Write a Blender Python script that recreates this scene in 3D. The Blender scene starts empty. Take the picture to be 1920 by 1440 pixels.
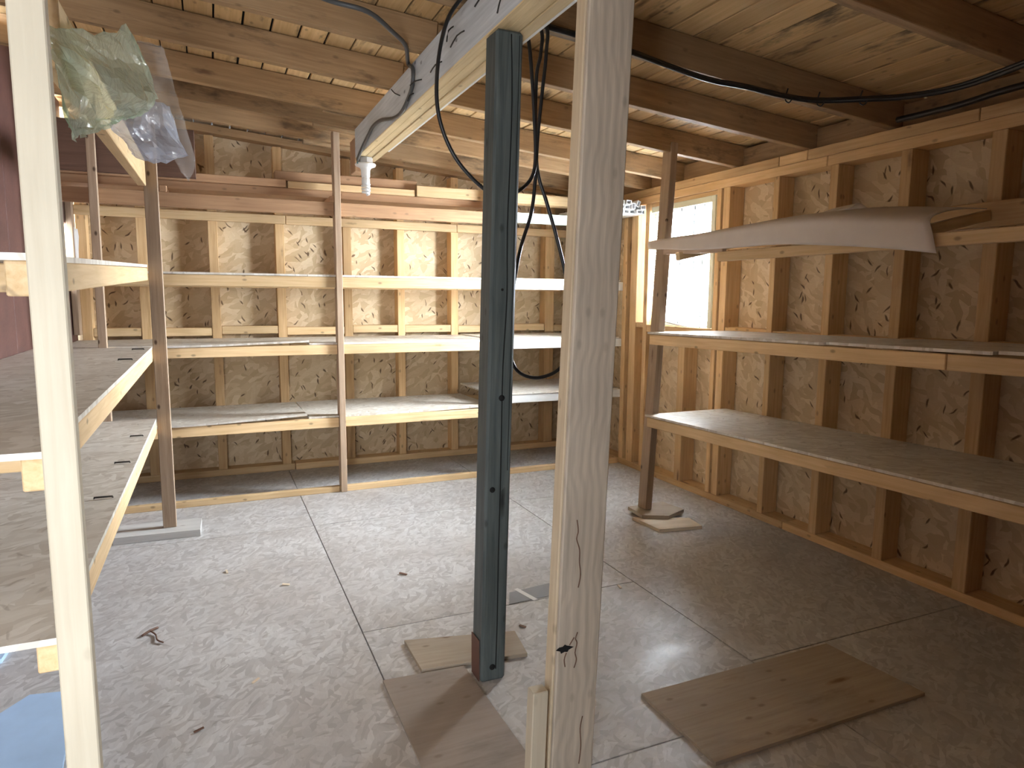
import bpy, bmesh, math, random
from mathutils import Vector, Matrix
random.seed(7)
S = bpy.context.scene
C = S.collection
D = bpy.data

# ------------------------------------------------------------------ camera
cam = D.objects.new('camera', D.cameras.new('camera')); C.objects.link(cam)
cam.data.sensor_fit = 'HORIZONTAL'; cam.data.sensor_width = 36.0
cam.data.lens = 1280.84 / 1920 * 36.0
cam.data.clip_start = 0.02
R_ = Vector((0.91567, -0.40186, 0.00734)); U_ = Vector((0.04349, 0.11721, 0.99215)); F_ = Vector((0.39957, 0.90817, -0.12480))
M = Matrix.Identity(4)
for i in range(3):
    M[i][0], M[i][1], M[i][2] = R_[i], U_[i], -F_[i]
M[2][3] = 1.5
cam.matrix_world = M
S.camera = cam

# ------------------------------------------------------------------ light: overcast sky coming in by the window and the open doorway
W = D.worlds.new('sky'); S.world = W; W.use_nodes = True
bg = W.node_tree.nodes['Background']
bg.inputs['Color'].default_value = (0.86, 0.93, 1.0, 1); bg.inputs['Strength'].default_value = 10.5
def portal(name, loc, rot, sx, sy):
    l = D.lights.new(name, 'AREA'); l.shape = 'RECTANGLE'; l.size = sx; l.size_y = sy
    l.cycles.is_portal = True
    o = D.objects.new(name, l); C.objects.link(o); o.location = loc; o.rotation_euler = rot
    return o
dl = D.lights.new('window_daylight', 'AREA'); dl.shape = 'RECTANGLE'; dl.size = 1.5; dl.size_y = 1.4; dl.energy = 1250; dl.color = (0.84, 0.92, 1.0)
do = D.objects.new('window_daylight', dl); C.objects.link(do); do.location = (4.1, 4.35, 2.05); do.rotation_euler = (0, math.radians(82), 0)
portal('doorway_portal', (-0.60, -0.52, 1.14), (math.radians(90), 0, 0), 0.68, 2.3)
vs = S.view_settings
vs.view_transform = 'Standard'; vs.look = 'None'; vs.gamma = 1.0; vs.use_curve_mapping = False
vs.exposure = 0.9

# ------------------------------------------------------------------ materials
class N:
    def __init__(s, name):
        s.m = D.materials.new(name); s.m.use_nodes = True; s.t = s.m.node_tree; s.t.nodes.clear()
        s.out = s.n('ShaderNodeOutputMaterial')
    def n(s, typ, **kw):
        x = s.t.nodes.new(typ)
        for k, v in kw.items(): setattr(x, k, v)
        return x
    def l(s, a, b): s.t.links.new(a, b)
    def math(s, op, a, b=None, c=None):
        x = s.n('ShaderNodeMath', operation=op)
        for i, v in enumerate((a, b, c)):
            if v is None: continue
            if isinstance(v, (int, float)): x.inputs[i].default_value = v
            else: s.l(v, x.inputs[i])
        return x.outputs[0]
    def mix(s, f, a, b, blend='MIX'):
        x = s.n('ShaderNodeMix', data_type='RGBA', blend_type=blend)
        for i, v in ((0, f), (6, a), (7, b)):
            if isinstance(v, (int, float)): x.inputs[i].default_value = v
            elif isinstance(v, tuple): x.inputs[i].default_value = (*v[:3], 1)
            else: s.l(v, x.inputs[i])
        return x.outputs[2]
    def ramp(s, f, stops):
        x = s.n('ShaderNodeValToRGB'); e = x.color_ramp.elements
        while len(e) < len(stops): e.new(0.5)
        for k, (p, c) in zip(e, stops):
            k.position = p; k.color = (*c, 1) if isinstance(c, tuple) else (c, c, c, 1)
        s.l(f, x.inputs[0]); return x.outputs[0]
    def mapr(s, f, a, b, c=0.0, d=1.0):
        x = s.n('ShaderNodeMapRange'); x.inputs[1].default_value = a; x.inputs[2].default_value = b
        x.inputs[3].default_value = c; x.inputs[4].default_value = d; s.l(f, x.inputs[0]); return x.outputs[0]
    def coords(s, spread=30.0):
        tc = s.n('ShaderNodeTexCoord'); oi = s.n('ShaderNodeObjectInfo')
        cx = s.n('ShaderNodeCombineXYZ')
        r = s.math('MULTIPLY', oi.outputs['Random'], spread)
        s.l(r, cx.inputs[0]); s.l(s.math('MULTIPLY', r, 1.7), cx.inputs[1]); s.l(s.math('MULTIPLY', r, 0.6), cx.inputs[2])
        va = s.n('ShaderNodeVectorMath', operation='ADD'); s.l(tc.outputs['Object'], va.inputs[0]); s.l(cx.outputs[0], va.inputs[1])
        return va.outputs[0], oi.outputs['Random']
    def mp(s, v, scale=(1, 1, 1), rot=(0, 0, 0), loc=(0, 0, 0)):
        x = s.n('ShaderNodeMapping'); x.inputs['Scale'].default_value = scale; x.inputs['Rotation'].default_value = rot
        x.inputs['Location'].default_value = loc; s.l(v, x.inputs['Vector']); return x.outputs[0]
    def noise(s, v, scale, detail=4, rough=0.55, dist=0.0):
        x = s.n('ShaderNodeTexNoise'); s.l(v, x.inputs['Vector']); x.inputs['Scale'].default_value = scale
        x.inputs['Detail'].default_value = detail; x.inputs['Roughness'].default_value = rough; x.inputs['Distortion'].default_value = dist
        return x.outputs['Fac']
    def vor(s, v, scale, rnd=1.0, dim='3D'):
        x = s.n('ShaderNodeTexVoronoi', voronoi_dimensions=dim); s.l(v, x.inputs['Vector']); x.inputs['Scale'].default_value = scale
        x.inputs['Randomness'].default_value = rnd
        sp = s.n('ShaderNodeSeparateColor'); s.l(x.outputs['Color'], sp.inputs[0])
        return x.outputs['Distance'], sp.outputs[0], sp.outputs[1]
    def bsdf(s, col, rough, bump=None, strength=0.3, dist=0.01, spec=0.5):
        b = s.n('ShaderNodeBsdfPrincipled')
        for k, v in (('Base Color', col), ('Roughness', rough)):
            if isinstance(v, tuple): b.inputs[k].default_value = (*v[:3], 1)
            elif isinstance(v, (int, float)): b.inputs[k].default_value = v
            else: s.l(v, b.inputs[k])
        b.inputs['Specular IOR Level'].default_value = spec
        if bump is not None:
            bp = s.n('ShaderNodeBump'); bp.inputs['Strength'].default_value = strength; bp.inputs['Distance'].default_value = dist
            s.l(bump, bp.inputs['Height']); s.l(bp.outputs[0], b.inputs['Normal'])
        return b
    def done(s, sh): s.l(sh.outputs[0], s.out.inputs[0]); return s.m

def wood(name, c1, c2, knot=(0.16, 0.08, 0.04), rough=0.65, var=0.16, knots=0.5, stain=0.0, staincol=(0.03, 0.025, 0.02), speck=0.4, grain=1.0, bands=0.0):
    k = N(name); v, rnd = k.coords()
    g = k.noise(k.mp(v, (1.3, 26, 26)), 2.2, 3, 0.6, 0.4)
    col = k.ramp(g, [(0.5 - 0.22 / grain, c1), (0.5 + 0.22 / grain, c2)])
    if bands:
        w = k.n('ShaderNodeTexWave', bands_direction='Y'); k.l(k.mp(v, (0.9, 1, 1)), w.inputs['Vector'])
        w.inputs['Scale'].default_value = 11; w.inputs['Distortion'].default_value = 14; w.inputs['Detail'].default_value = 2; w.inputs['Detail Scale'].default_value = 0.35
        col = k.mix(k.math('MULTIPLY', k.mapr(w.outputs['Fac'], 0.25, 0.95), bands), col, tuple(x * 0.55 for x in c1))
    lo = k.noise(v, 2.0, 2, 0.6)
    col = k.mix(k.mapr(lo, 0.35, 0.75, 0.0, 0.4), col, tuple(x * 0.62 for x in c1))
    d, r1, r2 = k.vor(k.mp(v, (1.6, 7.5, 7.5)), 1.15)
    dd = k.math('ADD', d, k.math('MULTIPLY', k.noise(v, 40, 1), 0.06))
    on = k.math('MULTIPLY', k.mapr(dd, 0.07, 0.17, 1.0, 0.0), k.math('GREATER_THAN', r1, 1 - knots))
    col = k.mix(k.math('MULTIPLY', on, 0.85), col, knot)
    d, r1, r2 = k.vor(k.mp(v, (10, 26, 26), (0.8, 0, 0)), 1.0, 1.0, '2D')
    on = k.math('MULTIPLY', k.mapr(d, 0.08, 0.2, 1.0, 0.0), k.math('GREATER_THAN', r1, 0.9))
    col = k.mix(k.math('MULTIPLY', on, speck), col, tuple(x * 0.4 for x in knot))
    if stain:
        st = k.mapr(k.noise(k.mp(v, (1.2, 4, 4)), 1.6, 5, 0.7), 0.56, 0.70)
        col = k.mix(k.math('MULTIPLY', st, stain), col, staincol)
    hs = k.n('ShaderNodeHueSaturation'); k.l(col, hs.inputs['Color'])
    k.l(k.mapr(rnd, 0, 1, 1 - var, 1 + var), hs.inputs['Value'])
    return k.done(k.bsdf(hs.outputs[0], rough, g, 0.25, 0.004, 0.3))

def osb(name, c_lo, c_mid, c_hi, scale=9.0, chip=0.9, chipcol=(0.10, 0.05, 0.02), rough=0.6, dirt=0.0, dirtcol=(0.2, 0.16, 0.13), spec=0.4, stretch=3.2):
    k = N(name); v, rnd = k.coords(9.0)
    nv = k.n('ShaderNodeTexNoise'); k.l(v, nv.inputs['Vector']); nv.inputs['Scale'].default_value = 7; nv.inputs['Detail'].default_value = 2
    wv = k.n('ShaderNodeVectorMath', operation='MULTIPLY_ADD'); k.l(nv.outputs['Color'], wv.inputs[0])
    wv.inputs[1].default_value = (0.09, 0.09, 0.0); k.l(v, wv.inputs[2]); v2 = wv.outputs[0]
    col = None; h = None
    for i, a in enumerate((0.35, 1.6, 2.6)):
        d, r, q = k.vor(k.mp(k.mp(v2, (1, 1, 0.01), (0, 0, a), (i * 3.1, i * 1.7, 0)), (1, stretch, 1)), scale * (1 + 0.25 * i), 1.0, '2D')
        c = k.ramp(r, [(0.0, c_lo), (0.45, c_mid), (1.0, c_hi)])
        if col is None: col, h = c, r
        else:
            f = k.math('GREATER_THAN', q, 0.52)
            col = k.mix(f, col, c)
            h = k.math('ADD', k.math('MULTIPLY', h, k.math('SUBTRACT', 1.0, f)), k.math('MULTIPLY', r, f))
    fine = k.noise(k.mp(v2, (18, 60, 1)), 2.0, 3)
    col = k.mix(k.mapr(fine, 0.4, 0.75, 0, 0.28), col, c_lo)
    for i, a in enumerate((0.9, 2.3, 1.45)):
        d, r, q = k.vor(k.mp(k.mp(v2, (1, 1, 0.01), (0, 0, a), (i * 5.3, 2.2, 0)), (9, 38, 1)), 1.0, 1.0, '2D')
        on = k.math('MULTIPLY', k.mapr(d, 0.14, 0.28, 1, 0), k.math('GREATER_THAN', r, 0.945))
        col = k.mix(k.math('MULTIPLY', on, chip), col, chipcol)
    if dirt:
        dn = k.mapr(k.noise(v, 1.5, 5, 0.65), 0.42, 0.72)
        col = k.mix(k.math('MULTIPLY', dn, dirt), col, dirtcol)
        rough = k.mapr(k.noise(v, 5, 3), 0.3, 0.7, rough - 0.08, rough + 0.12)
    return k.done(k.bsdf(col, rough, h, 0.35, 0.004, spec))

def plain(name, col, rough=0.5, metal=0.0, bumpscale=0, spec=0.5, var=0.0):
    k = N(name); v, rnd = k.coords()
    c = k.mix(k.mapr(k.noise(v, 6, 4), 0.3, 0.7), tuple(x * (1 - var) for x in col), tuple(min(1, x * (1 + var)) for x in col))
    b = k.bsdf(c, rough, k.noise(v, bumpscale, 3) if bumpscale else None, 0.3, 0.004, spec)
    b.inputs['Metallic'].default_value = metal
    return k.done(b)

PINE = wood('pine_stud', (0.60, 0.37, 0.17), (0.78, 0.54, 0.29))
RAFT = wood('rafter_pine', (0.31, 0.19, 0.095), (0.46, 0.30, 0.16), stain=0.65, var=0.14)
ROOFB = wood('roof_board_pine', (0.62, 0.40, 0.18), (0.78, 0.54, 0.28), stain=0.8, var=0.14)
RAIL = wood('shelf_rail_pine', (0.66, 0.44, 0.22), (0.82, 0.60, 0.35), knots=0.4, speck=0.5)
GREYP = wood('weathered_shelf_post', (0.38, 0.26, 0.17), (0.54, 0.40, 0.28), speck=0.9)
PALE = wood('pale_planed_pine', (0.57, 0.49, 0.365), (0.66, 0.59, 0.46), knot=(0.42, 0.28, 0.15), var=0.03, knots=0.35, speck=0.15, grain=0.7)
PLANKP = wood('grey_brown_plank', (0.50, 0.43, 0.345), (0.66, 0.575, 0.465), var=0.03, knots=0.12, speck=0.2, bands=0.28)
PLANKE = wood('plank_edge_pine', (0.62, 0.50, 0.34), (0.76, 0.64, 0.46), var=0.03, knots=0.2, speck=0.3)
BEAMW = wood('limewashed_beam', (0.52, 0.55, 0.58), (0.72, 0.75, 0.78), knot=(0.16, 0.16, 0.17), var=0.05, knots=0.3, speck=0.7)
BEAMB = wood('beam_underside_pine', (0.62, 0.45, 0.23), (0.80, 0.62, 0.36), var=0.06, knots=0.4)
REDP = wood('reddish_plank', (0.40, 0.22, 0.12), (0.55, 0.34, 0.19), var=0.15)
DARKB = wood('dark_brown_board', (0.14, 0.075, 0.05), (0.20, 0.11, 0.075), var=0.05, knots=0.1)
WHITEP = wood('white_painted_rail', (0.78, 0.77, 0.74), (0.88, 0.87, 0.84), knot=(0.4, 0.36, 0.3), var=0.03, knots=0.2, speck=0.4)
MINT = wood('mint_painted_rail', (0.55, 0.70, 0.62), (0.65, 0.78, 0.70), knot=(0.4, 0.5, 0.45), var=0.02, knots=0.1, speck=0.2)
GREENP = wood('dark_green_stained_post', (0.06, 0.075, 0.075), (0.13, 0.15, 0.148), knot=(0.015, 0.016, 0.016), var=0.0, knots=0.25, speck=0.5, rough=0.5)
OSBW = osb('wall_osb', (0.52, 0.38, 0.22), (0.62, 0.47, 0.29), (0.74, 0.60, 0.41), 7.0, 0.9)
OSBF = osb('floor_osb', (0.40, 0.38, 0.37), (0.50, 0.485, 0.475), (0.62, 0.61, 0.60), 13.0, 0.3, (0.17, 0.14, 0.12), 0.40, 0.5, (0.30, 0.26, 0.23), 0.5)
OSBS = osb('shelf_osb', (0.58, 0.52, 0.44), (0.70, 0.65, 0.57), (0.82, 0.78, 0.71), 9.0, 0.35, (0.22, 0.16, 0.11), 0.42, 0.3, (0.42, 0.34, 0.27), 0.5)
PLY = wood('worn_plywood', (0.35, 0.28, 0.21), (0.46, 0.38, 0.29), var=0.06, knots=0.1, stain=0.45, staincol=(0.14, 0.09, 0.06), speck=0.4, grain=0.8)
PLYD = wood('brown_hardboard', (0.29, 0.235, 0.195), (0.38, 0.31, 0.26), var=0.04, knots=0.05, stain=0.3, speck=0.3, grain=0.7)
SCRAP = wood('scrap_board_pine', (0.62, 0.50, 0.36), (0.78, 0.66, 0.50), var=0.08, knots=0.2)
GREYBD = wood('whitish_board', (0.55, 0.54, 0.52), (0.68, 0.67, 0.65), var=0.03, knots=0.1)
BLACK = plain('black_cable', (0.012, 0.012, 0.013), 0.35)
GREYC = plain('grey_cable', (0.07, 0.07, 0.07), 0.4)
NAIL = plain('rusty_nail', (0.05, 0.045, 0.04), 0.5, 0.6)
STEEL = plain('steel_staple', (0.35, 0.35, 0.35), 0.4, 0.8)
WHITE = plain('white_plastic', (0.85, 0.85, 0.84), 0.35)
CERAM = plain('white_ceramic', (0.86, 0.85, 0.83), 0.3)
BOXM = plain('metal_box', (0.45, 0.45, 0.45), 0.4, 0.7)
TEAL = plain('teal_wire', (0.05, 0.25, 0.25), 0.4)
HOLE = plain('dark_hole', (0.006, 0.006, 0.006), 0.9)
CARD = plain('grey_card', (0.25, 0.25, 0.25), 0.7, var=0.1)
BLUE = plain('pale_blue_flat', (0.42, 0.58, 0.80), 0.45, var=0.08)
LINO = plain('beige_lino', (0.64, 0.57, 0.52), 0.55, var=0.05)
RUST = plain('red_brown_bracket', (0.16, 0.08, 0.06), 0.6, 0.2)
FRAME = plain('cream_window_frame', (0.78, 0.78, 0.62), 0.5, var=0.05)
SIDING = plain('red_brown_wall_board', (0.105, 0.045, 0.035), 0.55, bumpscale=40, var=0.2)
FOAM = plain('insulation_foam', (0.72, 0.70, 0.68), 0.8, bumpscale=30)
def translucent(name, col, fac, rough=0.4):
    k = N(name); p = k.n('ShaderNodeBsdfPrincipled'); p.inputs['Base Color'].default_value = (*col, 1); p.inputs['Roughness'].default_value = rough
    t = k.n('ShaderNodeBsdfTranslucent'); t.inputs[0].default_value = (*col, 1)
    mx = k.n('ShaderNodeMixShader'); mx.inputs[0].default_value = fac; k.l(p.outputs[0], mx.inputs[1]); k.l(t.outputs[0], mx.inputs[2])
    return k.done(mx)
SLAT = translucent('blind_slat_white', (0.84, 0.87, 0.90), 0.10)
def film(name, tint, solid, clear, rough=0.12):
    k = N(name); v, _ = k.coords()
    tr = k.n('ShaderNodeBsdfTransparent'); tr.inputs[0].default_value = (*tint, 1)
    p = k.bsdf(solid, rough, k.noise(k.mp(v, (4, 4, 4)), 5, 3, 0.6, 1.0), 0.5, 0.03, 0.8)
    t = k.n('ShaderNodeBsdfTranslucent'); t.inputs[0].default_value = (*solid, 1)
    m1 = k.n('ShaderNodeMixShader'); m1.inputs[0].default_value = 0.35; k.l(p.outputs[0], m1.inputs[1]); k.l(t.outputs[0], m1.inputs[2])
    m2 = k.n('ShaderNodeMixShader'); m2.inputs[0].default_value = clear; k.l(m1.outputs[0], m2.inputs[1]); k.l(tr.outputs[0], m2.inputs[2])
    return k.done(m2)
FILMG = film('green_plastic_film', (0.84, 0.92, 0.82), (0.60, 0.70, 0.58), 0.42, 0.10)
FILMB = film('bluish_plastic_film', (0.85, 0.88, 0.95), (0.58, 0.62, 0.72), 0.35)
FILMC = film('clear_plastic_film', (0.92, 0.90, 0.86), (0.62, 0.58, 0.54), 0.68, 0.08)
def pane_mat():
    k = N('window_glass'); tr = k.n('ShaderNodeBsdfTransparent'); g = k.n('ShaderNodeBsdfGlossy'); g.inputs['Roughness'].default_value = 0.02
    mx = k.n('ShaderNodeMixShader'); mx.inputs[0].default_value = 0.06; k.l(tr.outputs[0], mx.inputs[1]); k.l(g.outputs[0], mx.inputs[2]); return k.done(mx)
GLASS = pane_mat()

# ------------------------------------------------------------------ builders
_cache = {}
def box_mesh(L, Wd, T, b):
    key = (round(L, 4), round(Wd, 4), round(T, 4), round(b, 4))
    if key in _cache: return _cache[key].copy()
    bm = bmesh.new(); bmesh.ops.create_cube(bm, size=1.0)
    for v in bm.verts: v.co = Vector((v.co.x * L, v.co.y * Wd, v.co.z * T))
    if b: bmesh.ops.bevel(bm, geom=bm.edges[:], offset=min(b, 0.3 * min(L, Wd, T)), segments=1, affect='EDGES')
    me = D.meshes.new('board'); bm.to_mesh(me); bm.free(); _cache[key] = me
    return me
def root(name, loc=(0, 0, 0), label=None, cat=None, group=None, kind=None):
    o = D.objects.new(name, None); C.objects.link(o); o.location = loc; o.empty_display_size = 0.1
    tag(o, label, cat, group, kind); return o
def tag(o, label=None, cat=None, group=None, kind=None):
    if label: o['label'] = label
    if cat: o['category'] = cat
    if group: o['group'] = group
    if kind: o['kind'] = kind
    return o
def put(o, M, parent):
    C.objects.link(o)
    if parent is not None:
        o.parent = parent
        P = Matrix.Identity(4); q = parent
        while q is not None: P = q.matrix_basis @ P; q = q.parent
        o.matrix_basis = P.inverted() @ M
    else: o.matrix_basis = M
    return o
def frame(c, x, y):
    x = Vector(x).normalized(); z = x.cross(Vector(y)).normalized(); y = z.cross(x)
    M = Matrix.Identity(4)
    for i in range(3): M[i][0], M[i][1], M[i][2], M[i][3] = x[i], y[i], z[i], c[i]
    return M
def slab(name, parent, c, x, y, dims, mat, bev=0.003):
    me = box_mesh(*dims, bev)
    if me.materials: me = me
    o = D.objects.new(name, me.copy() if me.materials and me.materials[0] != mat else me)
    if not o.data.materials: o.data.materials.append(mat)
    else: o.data.materials[0] = mat
    return put(o, frame(c, x, y), parent)
def box(name, parent, a, b, mat, bev=0.003):
    """axis-aligned board between two corners, grain along its longest side"""
    d = [abs(b[i] - a[i]) for i in range(3)]; c = [(a[i] + b[i]) / 2 for i in range(3)]
    o = sorted(range(3), key=lambda i: -d[i]); ax = [Vector((1, 0, 0)), Vector((0, 1, 0)), Vector((0, 0, 1))]
    return slab(name, parent, c, ax[o[0]], ax[o[1]], (d[o[0]], d[o[1]], d[o[2]]), mat, bev)
def bar(name, parent, p0, p1, wdir, w, t, mat, bev=0.003):
    """board with its centre line p0-p1, width w along wdir, thickness t"""
    p0, p1 = Vector(p0), Vector(p1)
    return slab(name, parent, (p0 + p1) / 2, p1 - p0, wdir, ((p1 - p0).length, w, t), mat, bev)
def mesh_obj(name, parent, verts, faces, mat, smooth=False, origin=None):
    o0 = Vector(origin) if origin is not None else Vector((0, 0, 0))
    me = D.meshes.new(name); me.from_pydata([tuple(Vector(v) - o0) for v in verts], [], faces); me.materials.append(mat); me.update()
    if smooth:
        for f in me.polygons: f.use_smooth = True
    return put(D.objects.new(name, me), Matrix.Translation(o0), parent)
def spline(pts, n=6):
    P = [Vector(q) for q in pts]; out = []
    for i in range(len(P) - 1):
        a, b, c, d = P[max(i - 1, 0)], P[i], P[i + 1], P[min(i + 2, len(P) - 1)]
        for k in range(n):
            t = k / n
            out.append(0.5 * ((2 * b) + (c - a) * t + (2 * a - 5 * b + 4 * c - d) * t * t + (3 * b - a - 3 * c + d) * t ** 3))
    out.append(P[-1]); return out
def tube(name, parent, pts, r, mat, n=6, seg=8, smooth=True):
    P = spline(pts, n) if n > 1 else [Vector(q) for q in pts]
    V, Fc = [], []; up = Vector((0.3, 0.2, 0.93))
    for i, q in enumerate(P):
        t = (P[min(i + 1, len(P) - 1)] - P[max(i - 1, 0)]).normalized()
        a = t.cross(up).normalized() if abs(t.dot(up)) < 0.98 else t.cross(Vector((1, 0, 0))).normalized()
        b = t.cross(a); up = -b if False else up
        for k in range(seg):
            th = 2 * math.pi * k / seg; V.append(q + (a * math.cos(th) + b * math.sin(th)) * r)
    for i in range(len(P) - 1):
        for k in range(seg):
            Fc.append((i * seg + k, i * seg + (k + 1) % seg, (i + 1) * seg + (k + 1) % seg, (i + 1) * seg + k))
    Fc.append(tuple(range(seg))[::-1]); Fc.append(tuple((len(P) - 1) * seg + k for k in range(seg)))
    return mesh_obj(name, parent, V, Fc, mat, smooth, P[0])
def lathe(name, parent, c, prof, mat, seg=20, smooth=True):
    V, Fc = [], []
    for r, z in prof:
        for k in range(seg):
            th = 2 * math.pi * k / seg; V.append(Vector(c) + Vector((r * math.cos(th), r * math.sin(th), z)))
    for i in range(len(prof) - 1):
        for k in range(seg): Fc.append((i * seg + k, i * seg + (k + 1) % seg, (i + 1) * seg + (k + 1) % seg, (i + 1) * seg + k))
    Fc.append(tuple(range(seg))); Fc.append(tuple((len(prof) - 1) * seg + k for k in range(seg)))
    return mesh_obj(name, parent, V, Fc, mat, smooth, c)
def grid_sheet(name, parent, rows, mat, thick=0.0, smooth=True, sub=4, wob=0.0, origin=None):
    """smooth surface through a grid of 3D points"""
    R1 = [spline(r, sub) for r in rows]
    cols = [spline([r[j] for r in R1], sub) for j in range(len(R1[0]))]
    nr, nc = len(cols[0]), len(cols)
    V = [cols[j][i] + Vector((random.uniform(-wob, wob), random.uniform(-wob, wob), random.uniform(-wob, wob))) for i in range(nr) for j in range(nc)]
    Fc = [(i * nc + j, i * nc + j + 1, (i + 1) * nc + j + 1, (i + 1) * nc + j) for i in range(nr - 1) for j in range(nc - 1)]
    o = mesh_obj(name, parent, V, Fc, mat, smooth, origin if origin is not None else V[0])
    if thick:
        m = o.modifiers.new('thickness', 'SOLIDIFY'); m.thickness = thick; m.offset = 0
    return o

# ------------------------------------------------------------------ room constants (metres, y runs from the camera to the back wall)
XR, YB, YS, XL, YF = 3.388, 6.093, 5.254, -0.95, -0.4
XO, YO = 3.523, 6.215            # inner faces of the wall sheathing
roofz = lambda x: 2.42 + 0.085 * (3.388 - x)
RH = 0.15                        # rafter depth

# ------------------------------------------------------------------ floor
floor = root('floor', (1.2, 2.7, 0), 'worn grey strand board floor laid in large sheets', None, None, 'structure')
box('subfloor', floor, (-1.2, YF - .2, -0.08), (3.7, 6.4, -0.021), HOLE, 0)
xs = [-1.1, -0.88, 0.565, 2.01, 3.6]
gaps = {0: [YF - .12, 2.9, 6.35], 1: [YF - .12, 1.62, 4.51, 6.35], 2: [YF - .12, 1.765, 2.935, 4.51, 6.35], 3: [YF - .12, 0.9, 2.06, 4.515, 6.35]}
for i in range(4):
    g = gaps[i]
    for j in range(len(g) - 1):
        e = 0.0025
        o = box('floor_panel', floor, (xs[i] + e, g[j] + e, -0.02), (xs[i + 1] - e, g[j + 1] - e, 0.0), OSBF, 0.001)
# ------------------------------------------------------------------ back wall
wb = root('wall_back', (1.2, YB, 0), 'back wall of bare studs sheathed with strand board', None, None, 'structure')
for x0, x1 in [(-1.05, 0.07), (0.07, 1.59), (1.59, 3.08), (3.08, 3.66)]:
    h = roofz(x0) + RH
    V = [(x0 + .002, YO, 0), (x1 - .002, YO, 0), (x1 - .002, YO, roofz(x1) + RH), (x0 + .002, YO, roofz(x0) + RH)]
    V += [(a, b + .015, c) for a, b, c in V]
    mesh_obj('sheathing_panel', wb, V, [(3, 2, 1, 0), (4, 5, 6, 7), (0, 1, 5, 4), (1, 2, 6, 5), (2, 3, 7, 6), (3, 0, 4, 7)], OSBW, False, ((x0 + x1) / 2, YO, 1.2))
    # sheathing lies in the xz plane: turn the object so that its own xy plane is the face
for o in list(wb.children):
    if o.name.startswith('sheathing'):
        Rm = Matrix.Rotation(math.radians(90), 4, 'X'); o.data.transform(Rm.inverted()); o.matrix_basis = o.matrix_basis @ Rm
bst = [(-0.90, -0.83), (-0.50, -0.43), (0.008, 0.078), (0.52, 0.59), (1.075, 1.145), (1.55, 1.615), (2.055, 2.125), (2.57, 2.64), (3.03, 3.13), (3.40, 3.47)]
box('bottom_plate', wb, (-0.95, YB, 0), (0.62, YO, 0.055), RAIL); box('bottom_plate', wb, (0.625, YB - .01, 0), (3.385, YO, 0.055), RAIL)
for a, b in bst: box('stud', wb, (a, YB, 0.056), (b, YO - .002, roofz(b) + 0.06), PINE)
for (a, b), (c, d) in zip(bst[:-1], bst[1:]):
    dz = random.uniform(-.012, .012)
    box('blocking', wb, (b + .002, YB + .004, 1.185 + dz), (c - .002, YO - .003, 1.25 + dz), RAIL)
bar('top_plate', wb, (-1.0, YB + .06, roofz(-1.0) + .105), (3.45, YB + .06, roofz(3.45) + .105), (0, 1, 0), 0.12, 0.06, RAFT)
# ------------------------------------------------------------------ right wall with the window opening  y 4.05..4.90, z 1.29..2.29
wr = root('wall_right', (XR, 2.7, 0), 'right wall of bare studs sheathed with strand board', None, None, 'structure')
def sheath_r(y0, y1, z0, z1):
    slab('sheathing_panel', wr, (XO + .0075, (y0 + y1) / 2, (z0 + z1) / 2), (0, 1, 0), (0, 0, 1), (y1 - y0 - .003, z1 - z0, .015), OSBW, 0)
sheath_r(4.93, 6.23, 0, 2.6); sheath_r(4.02, 4.93, 0, 1.26); sheath_r(4.02, 4.93, 2.31, 2.6)
sheath_r(2.57, 4.02, 0, 2.6); sheath_r(1.13, 2.57, 0, 2.6); sheath_r(-0.52, 1.13, 0, 2.6)
box('bottom_plate', wr, (XR, 3.27, 0), (XO - .001, 6.09, 0.05), PINE); box('bottom_plate', wr, (XR, YF, 0), (XO - .001, 3.265, 0.05), PINE)
for a, b in [(3.91, 3.977), (3.452, 3.5), (2.998, 3.055), (2.537, 2.60), (2.069, 2.138), (1.6, 1.665), (1.14, 1.2), (0.68, 0.74), (.22, .28), (-.24, -.18), (5.04, 5.135), (5.20, 5.26), (5.62, 5.68)]:
    box('stud', wr, (XR, a, 0.051), (XO - .002, b, 2.29), PINE)
box('stud', wr, (XR, 4.875, 0.051), (XO - .002, 4.93, 2.29), PINE); box('stud', wr, (XR, 4.0, 0.051), (XO - .002, 4.045, 2.29), PINE)
box('cripple_stud', wr, (XR, 4.35, 0.051), (XO - .002, 4.43, 1.225), PINE)
box('rough_sill', wr, (XR, 4.047, 1.226), (XO - .002, 4.873, 1.285), PINE); box('header', wr, (XR + .02, 4.047, 2.255), (XO - .002, 4.873, 2.289), PINE)
for a, b in [(3.502, 3.908), (3.057, 3.45), (2.602, 2.996), (2.14, 2.535), (1.667, 2.067), (1.202, 1.598), (4.932, 5.038)]:
    dz = random.uniform(-.01, .01)
    box('blocking', wr, (XR + .006, a, 1.262 + dz), (XO - .003, b, 1.305 + dz), PINE)
for a, b in [(YF, 1.05), (1.055, 3.08), (3.085, 6.09)]: box('top_plate', wr, (XR, a, 2.291), (XO - .001, b, 2.351), PINE)
for a, b in [(YF, 2.2), (2.205, 3.23), (3.235, 3.46), (3.465, 6.09)]: box('top_plate', wr, (XR - .003, a, 2.352), (XO - .001, b, 2.412), PINE)
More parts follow.
